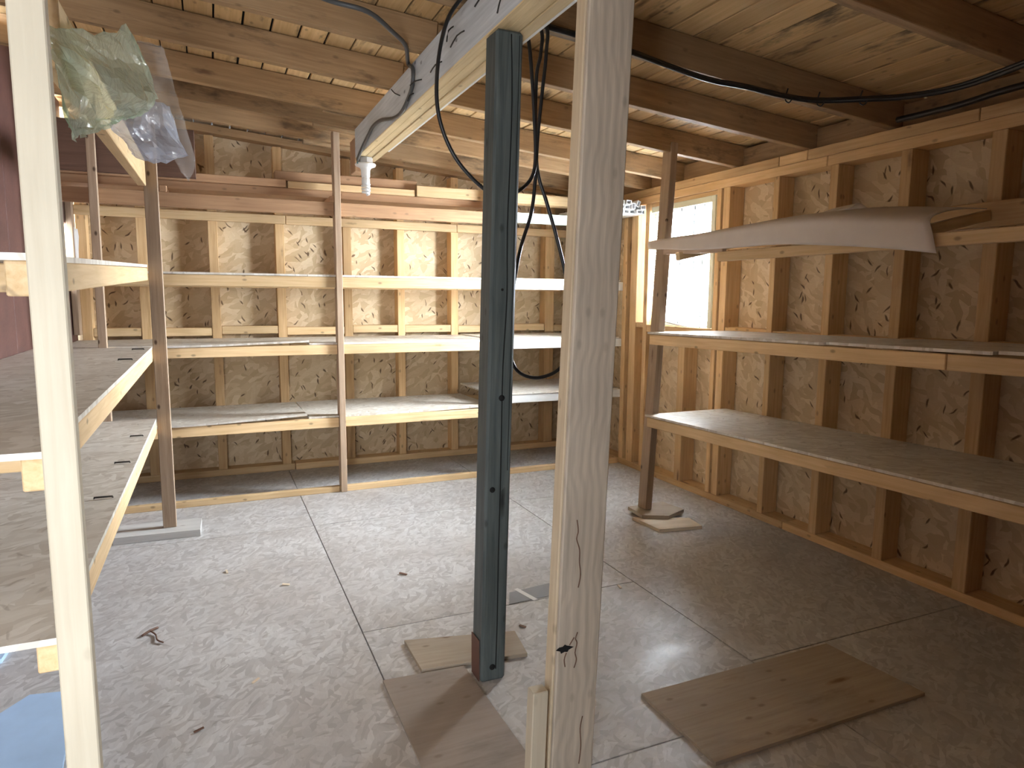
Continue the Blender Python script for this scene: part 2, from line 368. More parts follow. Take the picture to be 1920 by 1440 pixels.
# ------------------------------------------------------------------ left wall, doorway y 0.08..1.36
wl = root('wall_left', (XL, 3, 0), 'dark red brown board wall behind the left shelves', None, None, 'structure')
for y0, y1 in [(YF - .1, 1.4), (1.40, 2.9), (2.903, 4.4), (4.403, 5.90)]:
    slab('wall_board', wl, (XL - .012, (y0 + y1) / 2, 1.45), (0, 0, 1), (0, 1, 0), (2.9, y1 - y0 - .004, 0.02), SIDING, 0.001)
box('corner_board', wl, (XL - .02, 5.905, 0), (XL + .004, 6.02, 1.55), SIDING); box('corner_board', wl, (XL - .02, 5.905, 2.02), (XL + .004, 6.09, 2.9), SIDING)
box('corner_board', wl, (XL - .02, 6.02, 0), (XL + .004, 6.2, 1.78), SIDING); box('corner_stud', wl, (XL + .01, 5.98, 1.2), (XL + .05, 6.09, 2.32), GREYP)
# ------------------------------------------------------------------ front wall behind the camera
wf = root('wall_front', (1.2, YF, 0), 'strand board wall behind the viewpoint', None, None, 'structure')
DX0, DX1, DZ = -0.93, -0.27, 2.28      # doorway
for x0, x1 in [(DX1 + .05, 1.0), (1.0, 2.3), (2.3, 3.55)]:
    slab('sheathing_panel', wf, ((x0 + x1) / 2, YF - .1, 1.45), (0, 0, 1), (1, 0, 0), (2.94, x1 - x0 - .004, .015), OSBW, 0)
    box('stud', wf, (x0 + .02, YF - .09, 0), (x0 + .07, YF, 2.55), PINE)
slab('sheathing_panel', wf, ((DX0 + DX1) / 2, YF - .1, 2.61), (1, 0, 0), (0, 0, 1), (DX1 - DX0 + .1, .66, .015), OSBW, 0)
box('door_jamb', wf, (DX1, YF - .09, 0), (DX1 + .045, YF + .02, DZ + .045), RAIL); box('door_jamb', wf, (DX0 - .03, YF - .09, 0), (DX0, YF + .02, DZ + .045), RAIL)
box('door_jamb', wf, (DX0, YF - .09, DZ), (DX1, YF + .02, DZ + .045), RAIL)
dr = root('door_light_blocker', (DX1, YF, 0), 'added plank leaf behind the viewpoint blocking doorway light to the right', None, None, 'structure')  # unseen leaf, added to keep doorway light off the right side
for k in range(4): box('blocker_plank', dr, (DX1 + .05, YF + .03 + k * .10, .01), (DX1 + .075, YF + .128 + k * .10, 2.24), DARKB)
for z in (.3, 1.0, 1.75): box('blocker_ledge', dr, (DX1 + .076, YF + .05, z), (DX1 + .10, YF + .41, z + .1), DARKB)
# ------------------------------------------------------------------ roof: rafters and boards
ce = root('ceiling', (1.2, 2.7, 2.6), 'sloping roof of pine boards on rafters', None, None, 'structure')
sl = Vector((1, 0, -0.085)).normalized()
def rafter(x0, x1, y, t=0.05, dz=0.0):
    zc = RH / 2 + dz
    bar('rafter', ce, (x0, y + t / 2, roofz(x0) + zc), (x1, y + t / 2, roofz(x1) + zc), (0, 1, 0), t, RH - .004, RAFT)
for yl, yr in [(0.05, 0.1), (0.64, 0.69), (1.25, 1.30), (1.84, 1.83), (2.56, 2.66), (3.215, 3.235), (3.83, 3.87), (4.465, 4.53), (4.845, 4.965), (5.36, 5.52)]:
    rafter(-1.05, 1.16 if yr - yl > .051 else 1.02, yl)
    rafter(0.70 if yr - yl > .051 else 1.025, 3.62, yr)
nb = 36; bw = 4.78 / nb
for i in range(nb):
    x0 = -1.12 + i * bw; xc = x0 + bw / 2
    cut = random.choice([1.86, 3.24, 3.85, 4.49]); pieces = [(YF - .25, cut - .002), (cut + .002, 6.4)]
    for a, b in pieces:
        zc = roofz(xc) + RH + 0.012 + random.uniform(-.001, .0025)
        slab('roof_board', ce, (xc, (a + b) / 2, zc), (0, 1, 0), sl, (b - a, bw - random.uniform(.005, .013), 0.02), ROOFB, 0.003)
slab('roof_felt', ce, (1.25, 2.75, roofz(1.25) + RH + 0.05), (0, 1, 0), sl, (7.6, 5.0, 0.02), HOLE, 0)
yr = [1.83, 2.66, 3.235, 3.87, 4.53, 4.965, 5.52]
for a, b in zip(yr[:-1], yr[1:]):
    box('rafter_blocking', ce, (3.455, a + .052, 2.414), (3.49, b - .002, 2.545), RAFT)
# ------------------------------------------------------------------ window
wn = root('window_1', (XO - .06, 4.46, 1.29), 'small window in the right wall with cream frame', None, None, 'structure')
wx0, wx1 = XO - .075, XO + .02
box('window_frame', wn, (wx0, 4.047, 1.287), (wx1, 4.105, 2.252), FRAME); box('window_frame', wn, (wx0, 4.825, 1.287), (wx1, 4.873, 2.252), FRAME)
box('window_frame', wn, (wx0, 4.107, 2.19), (wx1, 4.823, 2.252), FRAME); box('window_frame', wn, (wx0, 4.107, 1.287), (wx1, 4.823, 1.335), FRAME)
box('casing', wn, (XR - .012, 4.046, 1.287), (XR + .008, 4.086, 2.252), FRAME); box('casing', wn, (XR - .012, 4.087, 2.205), (XR + .004, 4.83, 2.252), FRAME)
box('sash_bar', wn, (wx0 + .03, 4.107, 1.76), (wx1 - .02, 4.823, 1.80), FRAME)
box('pane', wn, (XO - .02, 4.107, 1.337), (XO - .016, 4.823, 1.758), GLASS, 0); box('pane', wn, (XO - .02, 4.107, 1.802), (XO - .016, 4.823, 2.188), GLASS, 0)
# ------------------------------------------------------------------ ridge beam
bm_ = root('ceiling_beam', (1.016, 4.8, 2.427), 'laminated ceiling beam limewashed grey with bare pine underside', 'beam')
def ply(i, x0, x1, y1, z0, mats):
    o = box('beam_ply', bm_, (x0, -0.36, z0), (x1, y1, 2.62), mats[0])
    o.data = o.data.copy(); o.data.materials.append(BEAMB)
    for f in o.data.polygons:
        n = (o.matrix_basis.to_3x3() @ f.normal)
        if n.z < -0.7: f.material_index = 1
ply(0, 0.942, 0.990, 4.80, 2.427, [BEAMW]); ply(1, 0.991, 1.040, 4.84, 2.430, [BEAMB]); ply(2, 1.041, 1.089, 4.86, 2.427, [BEAMB])
box('batten', bm_, (1.0895, -0.36, 2.43), (1.105, 4.5, 2.46), WHITEP)
for y, z, dy, dz in [(2.35, 2.56, .05, -.03), (2.62, 2.52, .05, -.04), (3.2, 2.50, .06, -.01), (3.34, 2.475, -.02, -.04), (2.75, 2.58, -.02, -.06), (3.6, 2.53, .03, .03), (2.2, 2.5, 0, -.06), (2.9, 2.49, .04, -.03)]:
    tube('nail', bm_, [(.943, y, z), (.918, y + dy * .4, z + dz * .4), (.905, y + dy * 1.2, z + dz * 1.2)], 0.003, NAIL, 2, 5)
box('end_block', bm_, (0.955, 4.88, 2.36), (1.035, 5.05, 2.585), REDP)
# ------------------------------------------------------------------ dark green post
dp = root('support_post', (0.96, 2.39, 0), 'dark green stained square timber post under the beam', 'post')
base, top = Vector((0.958, 2.395, 0.0)), Vector((0.996, 2.352, 2.425))
slab('shaft', dp, (base + top) / 2, top - base, (1, 0, 0), ((top - base).length, 0.102, 0.106), GREENP, 0.009)
def on_front(fx, z, off=0.0545):   # point on the -y face of the post
    c = base.lerp(top, z / 2.425); return Vector((c.x + fx, c.y - off, z))
tube('crack', dp, [on_front(.008 + random.uniform(-.006, .006) - .003 * math.sin(z * 3), z, .0525) for z in [0.05, .25, .5, .75, 1.0, 1.25, 1.5, 1.75, 2.0, 2.2, 2.41]], 0.0026, HOLE, 3, 6)
tube('crack', dp, [on_front(.036, z, .0525) for z in (.85, 1.5, 2.41)], 0.0016, HOLE, 2, 6)
for fx, z, r in [(.004, 1.13, .012), (-.024, .78, .011), (-.005, .06, .012), (-.005, 1.53, .005)]:
    q = on_front(fx, z, .0505); tube('knot_hole', dp, [q, q + Vector((0, -.0045, 0))], r, HOLE, 1, 12)
box('metal_bracket', dp, (0.904, 2.36, 0.0), (0.907, 2.44, 0.17), RUST, 0)
# ------------------------------------------------------------------ big plank post in front
pp = root('plank_post', (0.98, 1.8, 0), 'tall grey brown plank post nearest the viewpoint', 'post')
b0, t0 = Vector((0.985, 1.758, -0.0)), Vector((1.072, 1.758, 2.47))
slab('wide_plank', pp, (b0 + t0) / 2 + Vector((.003, 0, 0)), t0 - b0, (1, 0, 0), ((t0 - b0).length, 0.148, 0.016), PLANKP, 0.004)
slab('edge_plank', pp, (b0 + t0) / 2 + Vector((-.0515, 0.0365, 0)), t0 - b0, (0, 1, 0), ((t0 - b0).length, 0.052, 0.045), PLANKE, 0.003)
slab('foot_block', pp, (0.872, 1.775, 0.15), (0.03, 0, 1), (1, 0, 0), (0.305, 0.052, 0.045), PALE, 0.003)
def kb(z, fx, y=1.7495): 
    c = b0.lerp(t0, z / 2.47); return Vector((c.x + fx, y, z))
for pts in [[(.475, -.004), (.455, -.010), (.44, -.004), (.41, -.009), (.385, -.003), (.36, -.010)], [(.835, -.026), (.80, -.020), (.775, -.024), (.74, -.012), (.70, -.010), (.66, -.004), (.62, -.010)], [(.415, -.040), (.395, -.046), (.37, -.042)], [(.46, -.015), (.45, -.022), (.438, -.03)], [(.19, .03), (.15, .024), (.09, .03), (.03, .026)]]:
    tube('crack', pp, [kb(z, f, 1.7502) for z, f in pts], 0.0021, DARKB, 4, 6)
rr = [1.3, .75, .6, .8, .55, .9, 1.25, .7, .95, .6, .85, .7]
V = [kb(.43 + .017 * rr[i] * math.sin(i * math.pi / 6), -.047 + .025 * rr[i] * math.cos(i * math.pi / 6), 1.7491) for i in range(12)]
mesh_obj('knot_hole', pp, V + [kb(.43, -.047, 1.7488)], [(12, (i + 1) % 12, i) for i in range(12)], HOLE, False, kb(.43, -.047))
# ------------------------------------------------------------------ back shelving
bs = root('shelving_unit', (1.2, YS + .4, 0), 'long pine plank shelving along the back wall', 'shelves')
def rail_b(x0, x1, z0, z1, mat, y=YS, za=None, zb=None):
    bar('rail', bs, (x0, y + .022, (z0 + z1) / 2 + (za or 0)), (x1, y + .022, (z0 + z1) / 2 + (zb or 0)), (0, 1, 0), 0.044, z1 - z0, mat)
for z0, z1, m in [(2.095, 2.190, GREYP), (1.568, 1.646, RAIL), (1.068, 1.140, RAIL), (0.508, 0.582, RAIL)]:
    if z0 > 2: rail_b(-0.9, 0.866, z0, z1, REDP); rail_b(0.916, 2.15, z0, z1, REDP)
    else: rail_b(-0.9, 0.866, z0, z1, m); rail_b(0.916, 2.15, z0, z1, m)
rail_b(2.155, 3.365, 2.12, 2.20, MINT); rail_b(2.155, 3.41, 1.572, 1.648, WHITEP); rail_b(2.155, 3.41, 1.075, 1.146, WHITEP); rail_b(2.155, 3.41, .612, .682, WHITEP)
for z in (2.095, 1.568, 1.068, .508):
    for x0, x1 in [(-.9, .6), (.605, 2.1), (2.105, 3.385)]: box('ledger', bs, (x0, YB - .036, z), (x1, YB - .001, z + .07), RAIL)
def shelf(parent, x0, x1, y0, y1, z, tilt=0.0, lift=0.0, mat=OSBS):
    """board with an optional lifted front right corner"""
    rows = []
    n = 8
    V = []
    for j in range(5):
        for i in range(n + 1):
            fx, fy = i / n, j / 4
            zz = z + lift * max(0, fx - .55) / .45 * (1 - fy) ** 1.5 + tilt * fx
            V.append((x0 + (x1 - x0) * fx, y0 + (y1 - y0) * fy, zz))
    m = len(V); V += [(a, b, c - .014) for a, b, c in V]; w = n + 1; Fc = []
    for j in range(4):
        for i in range(n):
            a = j * w + i; Fc.append((a, a + 1, a + w + 1, a + w)); Fc.append((m + a, m + a + w, m + a + w + 1, m + a + 1))
    for i in range(n): Fc.append((i, m + i, m + i + 1, i + 1)); a = 4 * w + i; Fc.append((a, a + 1, m + a + 1, m + a))
    for j in range(4): a = j * w; Fc.append((a, a + w, m + a + w, m + a)); a = j * w + n; Fc.append((a, m + a, m + a + w, a + w))
    return mesh_obj('shelf_board', parent, V, Fc, mat, False, ((x0 + x1) / 2, (y0 + y1) / 2, z))
SY0, SY1 = YS - .012, YB - .002
shelf(bs, -.93, .66, SY0, SY1, 1.662, 0, .0); shelf(bs, .665, 2.14, SY0 + .01, SY1, 1.662, 0, .0); shelf(bs, 2.145, 3.36, SY0 + .01, SY1, 1.664)
shelf(bs, -.93, .66, SY0, SY1, 1.156, 0, .022); shelf(bs, .665, 2.14, SY0 + .02, SY1, 1.156); shelf(bs, 2.145, 3.36, SY0 + .005, SY1, 1.162)
shelf(bs, -.93, .63, SY0, SY1, .598, 0, .028); shelf(bs, .645, 2.14, SY0 + .02, SY1, .598, 0, .012); shelf(bs, 2.145, 3.36, SY0 + .005, SY1, .698)
bar('post', bs, (.8905, YS + .02, .0), (.8905, YS + .02, 2.70), (1, 0, 0), .046, .095, GREYP)
bar('post', bs, (-.665, YS - .03, .0), (-.655, YS - .03, 2.62), (1, 0, 0), .05, .05, GREYP)
bar('post', bs, (2.1525, YS + .075, .0), (2.1525, YS + .075, 2.55), (1, 0, 0), .046, .06, GREYP)
box('floor_rail', bs, (-.62, YS - .005, 0), (.86, YS + .04, .045), RAIL); box('floor_rail', bs, (.865, YS - .01, 0), (3.38, YS + .035, .045), RAIL)
for x in (-.28, .84, 2.10): box('cross_piece', bs, (x, YS, 2.191), (x + .045, YB - .04, 2.235), REDP)
# ------------------------------------------------------------------ left shelving
ls = root('shelving_unit', (-.62, 3.4, 0), 'deep strand board shelving along the left wall with pale pine front post', 'shelves')
bar('front_post', ls, (-.303, 1.685, 0), (-.303, 1.685, 2.85), (1, 0, 0), .064, .04, PALE)
bar('post', ls, (-.293, 4.705, .045), (-.293, 4.705, 2.60), (1, 0, 0), .076, .046, GREYP)
for z0, z1, n0, n1, m in [(1.10, 1.172, 1.085, 1.158, RAIL), (.656, .730, .676, .748, RAIL), (1.588, 1.665, 1.500, 1.566, RAIL)]:
    ya, yb = 4.68, 1.70
    bar('rail', ls, (-.358, ya, (z0 + z1) / 2), (-.358, yb, (n0 + n1) / 2), (0, 0, 1), .074, .044, m)
    V = []
    for y, z in ((ya - .01, z1), (yb - .03, n1)):
        xf = -.361
        V += [(xf + .026, y, z + .002), (XL + .005, y, z + .002), (XL + .005, y, z + .017), (xf + .026, y, z + .017)]
    # two boards along the run
    A, B = V[:4], V[4:]
    mid = [tuple(Vector(a).lerp(Vector(b), .46)) for a, b in zip(A, B)]
    mid2 = [tuple(Vector(a).lerp(Vector(b), .462)) for a, b in zip(A, B)]
    for P, Q in ((A, mid), (mid2, B)):
        o = mesh_obj('shelf_board', ls, list(P) + list(Q), [(0, 1, 2, 3), (7, 6, 5, 4), (0, 4, 5, 1), (1, 5, 6, 2), (2, 6, 7, 3), (3, 7, 4, 0)], OSBS, False, Vector(P[0]).lerp(Vector(Q[1]), .5))
    for t in (.12, .42, .7, .93):
        y = ya + (yb - ya) * t; z = (z0 + (n0 - z0) * t + z1 + (n1 - z1) * t) / 2
        box('cross_bearer', ls, (XL + .002, y - .02, z - .035), (-.382, y + .02, z + .030), RAIL)
for z0, n0, xs_ in [(1.19, 1.176, [(.3, .05), (.08, .03)]), (.747, .766, [(.42, .05), (.2, .04), (.62, .05)])]:
    for t, w in xs_:
        y = 4.68 + (1.7 - 4.68) * t; z = z0 + (n0 - z0) * t; xf = -.37
        tube('staple', ls, [(xf - .05, y, z + .001), (xf - .05, y, z + .006), (xf + .01, y - .002, z + .006), (xf + .01, y - .002, z + .001)], .0035, NAIL, 1, 5)
bar('upper_rail', ls, (-.338, 4.66, 2.215), (-.305, 1.9, 2.085), (0, 0, 1), .15, .045, RAIL)
# ------------------------------------------------------------------ right shelving
rs = root('shelving_unit', (3.04, 2.3, 0), 'pine shelving along the right wall below the window', 'shelves')
bar('post', rs, (2.728, 3.875, .0475), (2.865, 3.905, 2.53), (0, 1, 0), .095, .052, GREYP)
def zline(y, y0, z0, y1, z1): return z0 + (z1 - z0) * (y - y0) / (y1 - y0)
for (za, zb, hh) in [(.672, .722, .066), (1.233, 1.262, .066)]:
    for ya, yb in ([(3.83, 0.6)] if za < 1 else [(3.83, 1.80), (1.795, 0.6)]):
        f = lambda y: zline(y, 3.70, za, 1.46, zb)
        bar('rail', rs, (2.712, ya, f(ya)), (2.712, yb, f(yb)), (0, 0, 1), hh, .044, RAIL)
    cuts = [(3.85, .6)] if za < 1 else [(3.85, 2.40), (2.385, 1.62), (1.60, .6)]
    for k, (ya, yb) in enumerate(cuts):
        f = lambda y: zline(y, 3.70, za, 1.46, zb) + hh / 2 + .010 + (.004 * k)
        c = Vector((3.036, (ya + yb) / 2, (f(ya) + f(yb)) / 2))
        slab('shelf_board', rs, c, (0, yb - ya, f(yb) - f(ya)), (1, 0, 0), (abs(ya - yb), .698, .014), OSBS, .001)
    for y in (3.6, 2.75, 1.9, 1.1):
        f = zline(y, 3.70, za, 1.46, zb)
        box('cross_bearer', rs, (2.736, y - .02, f - hh / 2), (3.386, y + .02, f + hh / 2 - .002), RAIL)
bar('top_rail', rs, (2.712, 3.19, 1.746), (2.712, .6, 1.746), (0, 0, 1), .054, .044, RAIL)
bar('top_arm', rs, (2.80, 3.84, 1.822), (2.742, 3.19, 1.795), (0, 0, 1), .05, .03, GREYP)
bar('back_plank', rs, (3.365, 3.86, 1.905), (3.365, .6, 1.905), (0, 0, 1), .115, .04, PINE)
for y in (3.62, 2.1, 1.1): bar('cross_bearer', rs, (2.736, y, 1.77), (3.343, y, 1.90), (0, 1, 0), .04, .05, RAIL)
# ------------------------------------------------------------------ blind
bl = root('window_blind', (XR + .03, 4.47, 1.29), 'white venetian blind with sagging bottom slats hanging in the window', 'blind')
bxp = XR + .035
box('head_rail', bl, (bxp - .02, 4.06, 2.215), (bxp + .02, 4.86, 2.25), WHITE)
pr = [(-.014, -.0), (-.007, .0028), (0, .0038), (.007, .0028), (.014, 0)]
V = []; 
for s_ in (-.375, .375):
    for a, b in pr: V.append((a, s_, b))
Fc = [(i, i + 1, i + 6, i + 5) for i in range(4)]
sm = D.meshes.new('slat'); sm.from_pydata(V, [], Fc); sm.materials.append(SLAT)
ns = 40
for i in range(ns):
    z = 2.205 - i * .0222
    fan = max(0, i - 27) / 12.0
    o = D.objects.new('slat', sm)
    Mx = Matrix.Translation((bxp + random.uniform(-.002, .002), 4.465, z - fan * fan * .02)) @ Matrix.Rotation(fan * 0.11 + random.uniform(-.004, .004), 4, 'X') @ Matrix.Rotation(math.radians(-14 + random.uniform(-6, 6)), 4, 'Y')
    put(o, Mx, bl)
slab('bottom_rail', bl, (bxp, 4.465, 1.295), (0, 1, .115), (1, 0, 0), (.76, .028, .014), WHITE)
for y in (4.2, 4.47, 4.75): tube('ladder_cord', bl, [(bxp - .018, y, 2.215), (bxp - .018, y + .002, 1.8), (bxp - .018, y, 1.30 - (4.465 - y) * .115 + .008)], .0035, BLACK, 2, 5)
tube('pull_cord', bl, [(bxp - .024, 4.30, 2.215), (bxp - .026, 4.305, 2.0), (bxp - .026, 4.29, 1.72)], .0045, BLACK, 3, 5)
# ------------------------------------------------------------------ lamp
lp = root('ceiling_lamp', (1.0, 4.72, 2.427), 'bare spiral bulb in a white lampholder at the beam end', 'lamp')
lathe('junction_box', lp, (.995, 4.73, 2.426), [(.0, 0), (.048, 0), (.050, -.004), (.050, -.038), (.048, -.04), (.0, -.04)], BOXM, 8, False)
lathe('lampholder', lp, (.995, 4.73, 2.386), [(0, 0), (.066, 0), (.070, -.006), (.066, -.016), (.040, -.026), (.031, -.04), (.029, -.075), (.027, -.088), (0, -.088)], CERAM)
lb = lathe('bulb_base', lp, (.995, 4.73, 2.300), [(0, 0), (.020, 0), (.027, -.012), (.027, -.042), (.022, -.050), (0, -.050)], WHITE)
tube('bulb_spiral', lb, [(.995 + .024 * math.cos(a) * (1 - .25 * (a / 20) ** 3), 4.73 + .024 * math.sin(a) * (1 - .25 * (a / 20) ** 3), 2.252 - .0033 * a) for a in [i * .5 for i in range(41)]], .0085, WHITE, 1, 8)
tube('wire', lp, [(.94, 4.70, 2.41), (.935, 4.695, 2.385), (.955, 4.70, 2.37), (.972, 4.71, 2.388)], .005, TEAL, 4, 6)
# ------------------------------------------------------------------ cables
def thing_tube(name, pts, r, mat, label, cat, n=6): return tag(tube(name, None, pts, r, mat, n, 8), label, cat)
thing_tube('loop_cable', [(.925, 2.5, 2.62), (.888, 2.52, 2.584), (.838, 2.52, 2.502), (.805, 2.52, 2.368), (.798, 2.52, 2.217), (.824, 2.52, 2.106), (.882, 2.52, 2.006), (.979, 2.52, 1.92), (1.057, 2.52, 1.893), (1.137, 2.52, 1.923), (1.19, 2.52, 1.98), (1.203, 2.52, 2.063), (1.196, 2.52, 2.204), (1.185, 2.52, 2.342), (1.165, 2.52, 2.50), (1.125, 2.52, 2.60)], .0075, BLACK, 'black cable looping below the beam and behind the dark post', 'cable')
thing_tube('hanging_cable', [(1.12, 2.55, 2.63), (1.247, 2.54, 2.565), (1.254, 2.54, 2.457), (1.237, 2.54, 2.294), (1.221, 2.54, 2.13), (1.213, 2.54, 1.975), (1.196, 2.54, 1.838), (1.148, 2.54, 1.689), (1.115, 2.54, 1.498), (1.104, 2.54, 1.326), (1.131, 2.54, 1.216), (1.214, 2.54, 1.173), (1.313, 2.54, 1.192), (1.368, 2.55, 1.252), (1.396, 2.555, 1.41), (1.372, 2.56, 1.577), (1.326, 2.56, 1.74), (1.275, 2.56, 1.887), (1.232, 2.56, 2.01), (1.220, 2.56, 2.195), (1.223, 2.56, 2.378), (1.24, 2.56, 2.461), (1.234, 2.56, 2.559), (1.12, 2.58, 2.63)], .0075, BLACK, 'long black cable hanging in a narrow loop right of the dark post', 'cable')
thing_tube('grey_cable', [(.25, 2.80, 2.66), (.472, 2.883, 2.648), (.628, 2.883, 2.63), (.755, 3.003, 2.615), (.86, 3.18, 2.63), (.925, 3.375, 2.62), (.925, 3.293, 2.569), (.925, 3.315, 2.49), (.928, 3.487, 2.433), (.93, 3.673, 2.435), (.925, 3.951, 2.486), (.925, 4.156, 2.499), (.925, 4.308, 2.473), (.925, 4.471, 2.441), (.930, 4.66, 2.40), (.945, 4.70, 2.40)], .010, GREYC, 'grey cable running along the limewashed beam side to the lamp', 'cable')
cb = root('cable_bundle', (2.3, 2.62, 2.45), 'black cable bundle tied along the roof boards at right', 'cable')
cp = [(1.10, 2.60, 2.595), (1.468, 2.60, 2.565), (1.707, 2.613, 2.545), (1.895, 2.634, 2.525), (2.144, 2.65, 2.500), (2.34, 2.621, 2.485), (2.58, 2.596, 2.462), (2.73, 2.543, 2.450), (2.864, 2.415, 2.44), (2.975, 2.279, 2.43), (3.036, 2.073, 2.425), (2.992, 1.791, 2.43), (2.9, 1.4, 2.44), (2.9, .6, 2.44)]
tube('cable', cb, cp, .011, BLACK); tube('cable', cb, [(a, b + .012, c + .012) for a, b, c in cp], .008, BLACK)
for q in (2.58, 2.73, 2.864, 2.5):
    p = min(cp, key=lambda t: abs(t[0] - q)); p = Vector(p)
    tube('cable_tie', cb, [p + Vector((0, -.02, -.01)), p + Vector((0, 0, -.024)), p + Vector((.005, .03, 0)), p + Vector((0, .01, .045))], .0035, BLACK, 3, 5)
thing_tube('wall_cable', [(3.338, 2.6, 2.44), (3.338, 2.336, 2.436), (3.335, 2.196, 2.44), (3.33, 2.077, 2.447), (3.32, 1.8, 2.45), (3.3, 1.2, 2.46)], .016, BLACK, 'thick black cable lying on the right wall top plate', 'cable')
# ------------------------------------------------------------------ plastic sheets over the left upper rail
def P_(x, y, z): return Vector((x, y, z))
ps = root('plastic_sheet', (-.3, 2.1, 2.1), 'crumpled greenish clear plastic sheeting slung over the upper left rail', 'sheet')
grid_sheet('green_fold', ps, [
 [P_(-0.286,1.748,2.047), P_(-0.257,1.913,2.099), P_(-0.208,2.130,2.172), P_(-0.179,2.283,2.249), P_(-0.157,2.392,2.228)],
 [P_(-0.285,1.755,2.037), P_(-0.245,1.890,2.053), P_(-0.207,2.202,2.129), P_(-0.169,2.385,2.176), P_(-0.135,2.488,2.164)],
 [P_(-0.285,1.760,2.020), P_(-0.238,1.823,1.997), P_(-0.188,2.028,2.013), P_(-0.148,2.199,2.034), P_(-0.119,2.337,2.065)],
 [P_(-0.282,1.783,1.985), P_(-0.268,1.942,1.974), P_(-0.231,2.074,1.967), P_(-0.196,2.286,2.007), P_(-0.154,2.351,2.027)],
 [P_(-0.275,1.823,1.919), P_(-0.272,1.848,1.887), P_(-0.261,2.063,1.929), P_(-0.225,2.173,1.960), P_(-0.200,2.279,1.995)],
 [P_(-0.263,1.854,1.842), P_(-0.268,1.951,1.870), P_(-0.259,2.036,1.893), P_(-0.239,2.178,1.943), P_(-0.209,2.271,1.987)]], FILMG, 0, False, 4, .006, (-.3, 2.1, 2.1))
grid_sheet('blue_fold', ps, [
 [P_(-0.222,2.440,2.071), P_(-0.172,2.477,2.086), P_(-0.125,2.510,2.107), P_(-0.091,2.533,2.100)],
 [P_(-0.252,2.420,2.002), P_(-0.189,2.415,1.999), P_(-0.123,2.555,2.036), P_(-0.070,2.550,2.015)],
 [P_(-0.219,2.447,1.969), P_(-0.171,2.525,1.951), P_(-0.109,2.485,1.950), P_(-0.049,2.565,1.970)],
 [P_(-0.199,2.463,1.930), P_(-0.170,2.485,1.917), P_(-0.112,2.525,1.924), P_(-0.046,2.567,1.958)]], FILMB, 0, False, 4, .004, (-.2, 2.5, 2.0))
grid_sheet('clear_fold', ps, [
 [P_(-0.183,2.640,2.324), P_(-0.137,2.640,2.319), P_(-0.106,2.640,2.314)],
 [P_(-0.163,2.640,2.269), P_(-0.126,2.670,2.266), P_(-0.090,2.640,2.254)],
 [P_(-0.145,2.640,2.171), P_(-0.105,2.610,2.151), P_(-0.070,2.640,2.154)],
 [P_(-0.127,2.640,2.054), P_(-0.083,2.670,2.065), P_(-0.047,2.640,2.062)],
 [P_(-0.102,2.640,1.979), P_(-0.067,2.640,1.973), P_(-0.025,2.640,1.956)],
 [P_(-0.070,2.640,1.912), P_(-0.058,2.640,1.900), P_(-0.050,2.640,1.887)]], FILMC, 0, True, 4, .002, (-.1, 2.64, 2.1))
# ------------------------------------------------------------------ loose planks on the top back shelf
def plank(a, b, mat, label):
    o = box('loose_plank', None, a, b, mat); return tag(o, label, 'plank', 'loose planks stacked on the top back shelf')
plank((-.90, 5.40, 2.236), (2.10, 5.62, 2.290), REDP, 'long lowest plank across the top back shelf')
plank((-.88, 5.36, 2.291), (.545, 5.50, 2.345), REDP, 'left plank of the stack behind the far left post')
plank((.56, 5.38, 2.291), (1.52, 5.52, 2.340), RAIL, 'short pale plank directly under the topmost plank')
plank((.475, 5.42, 2.346), (1.545, 5.55, 2.415), REDP, 'topmost plank of the stack below the beam end')
plank((1.53, 5.37, 2.291), (3.08, 5.50, 2.375), RAIL, 'right plank of the stack reaching behind the dark post')
tag(box('wide_board', None, (-.93, 5.30, 2.30), (-.05, 5.345, 2.62), DARKB), 'wide dark board standing on edge behind the plastic sheet', 'board')
# ------------------------------------------------------------------ white square tubes by the window
def sq_tube(cx, cz, w, h, ang, y0, label):
    t = .005; V = []
    for y in (y0, 6.0):
        for ww, hh in ((w, h), (w - 2 * t, h - 2 * t)):
            for sx, sz in ((-1, -1), (1, -1), (1, 1), (-1, 1)):
                x, z = sx * ww / 2, sz * hh / 2
                V.append((cx + x * math.cos(ang) - z * math.sin(ang), y, cz + x * math.sin(ang) + z * math.cos(ang)))
    Fc = []
    for i in range(4):
        j = (i + 1) % 4
        Fc += [(i, j, 4 + j, 4 + i), (8 + i, 12 + i, 12 + j, 8 + j), (i, 8 + i, 8 + j, j), (4 + i, 4 + j, 12 + j, 12 + i)]
    o = mesh_obj('square_tube', None, V, Fc, WHITE, False, (cx, y0, cz)); tag(o, label, 'tube', 'white square tubes on the top back shelf')
bz = 2.204
spec = [(3.145, bz + .017, .05, .034, 0, 'leftmost'), (3.20, bz + .017, .05, .034, 0, 'second from left'), (3.255, bz + .017, .05, .034, 0, 'middle'), (3.31, bz + .017, .05, .034, 0, 'fourth from left'), (3.357, bz + .018, .036, .034, 0, 'rightmost')]
for cx, cz, w, h, a, s_ in spec: sq_tube(cx, cz, w, h, a, 4.92 + random.uniform(-.02, .02), s_ + ' white square tube in the bottom row of the tube stack')
for cx, cz, w, h, a, s_ in [(3.15, bz + .053, .05, .034, 0, 'left'), (3.205, bz + .053, .05, .034, 0, 'middle'), (3.253, bz + .061, .034, .05, 0, 'upright'), (3.345, bz + .054, .05, .034, .05, 'right')]:
    sq_tube(cx, cz, w, h, a, 4.92 + random.uniform(-.02, .02), s_ + ' white square tube in the second row of the tube stack')
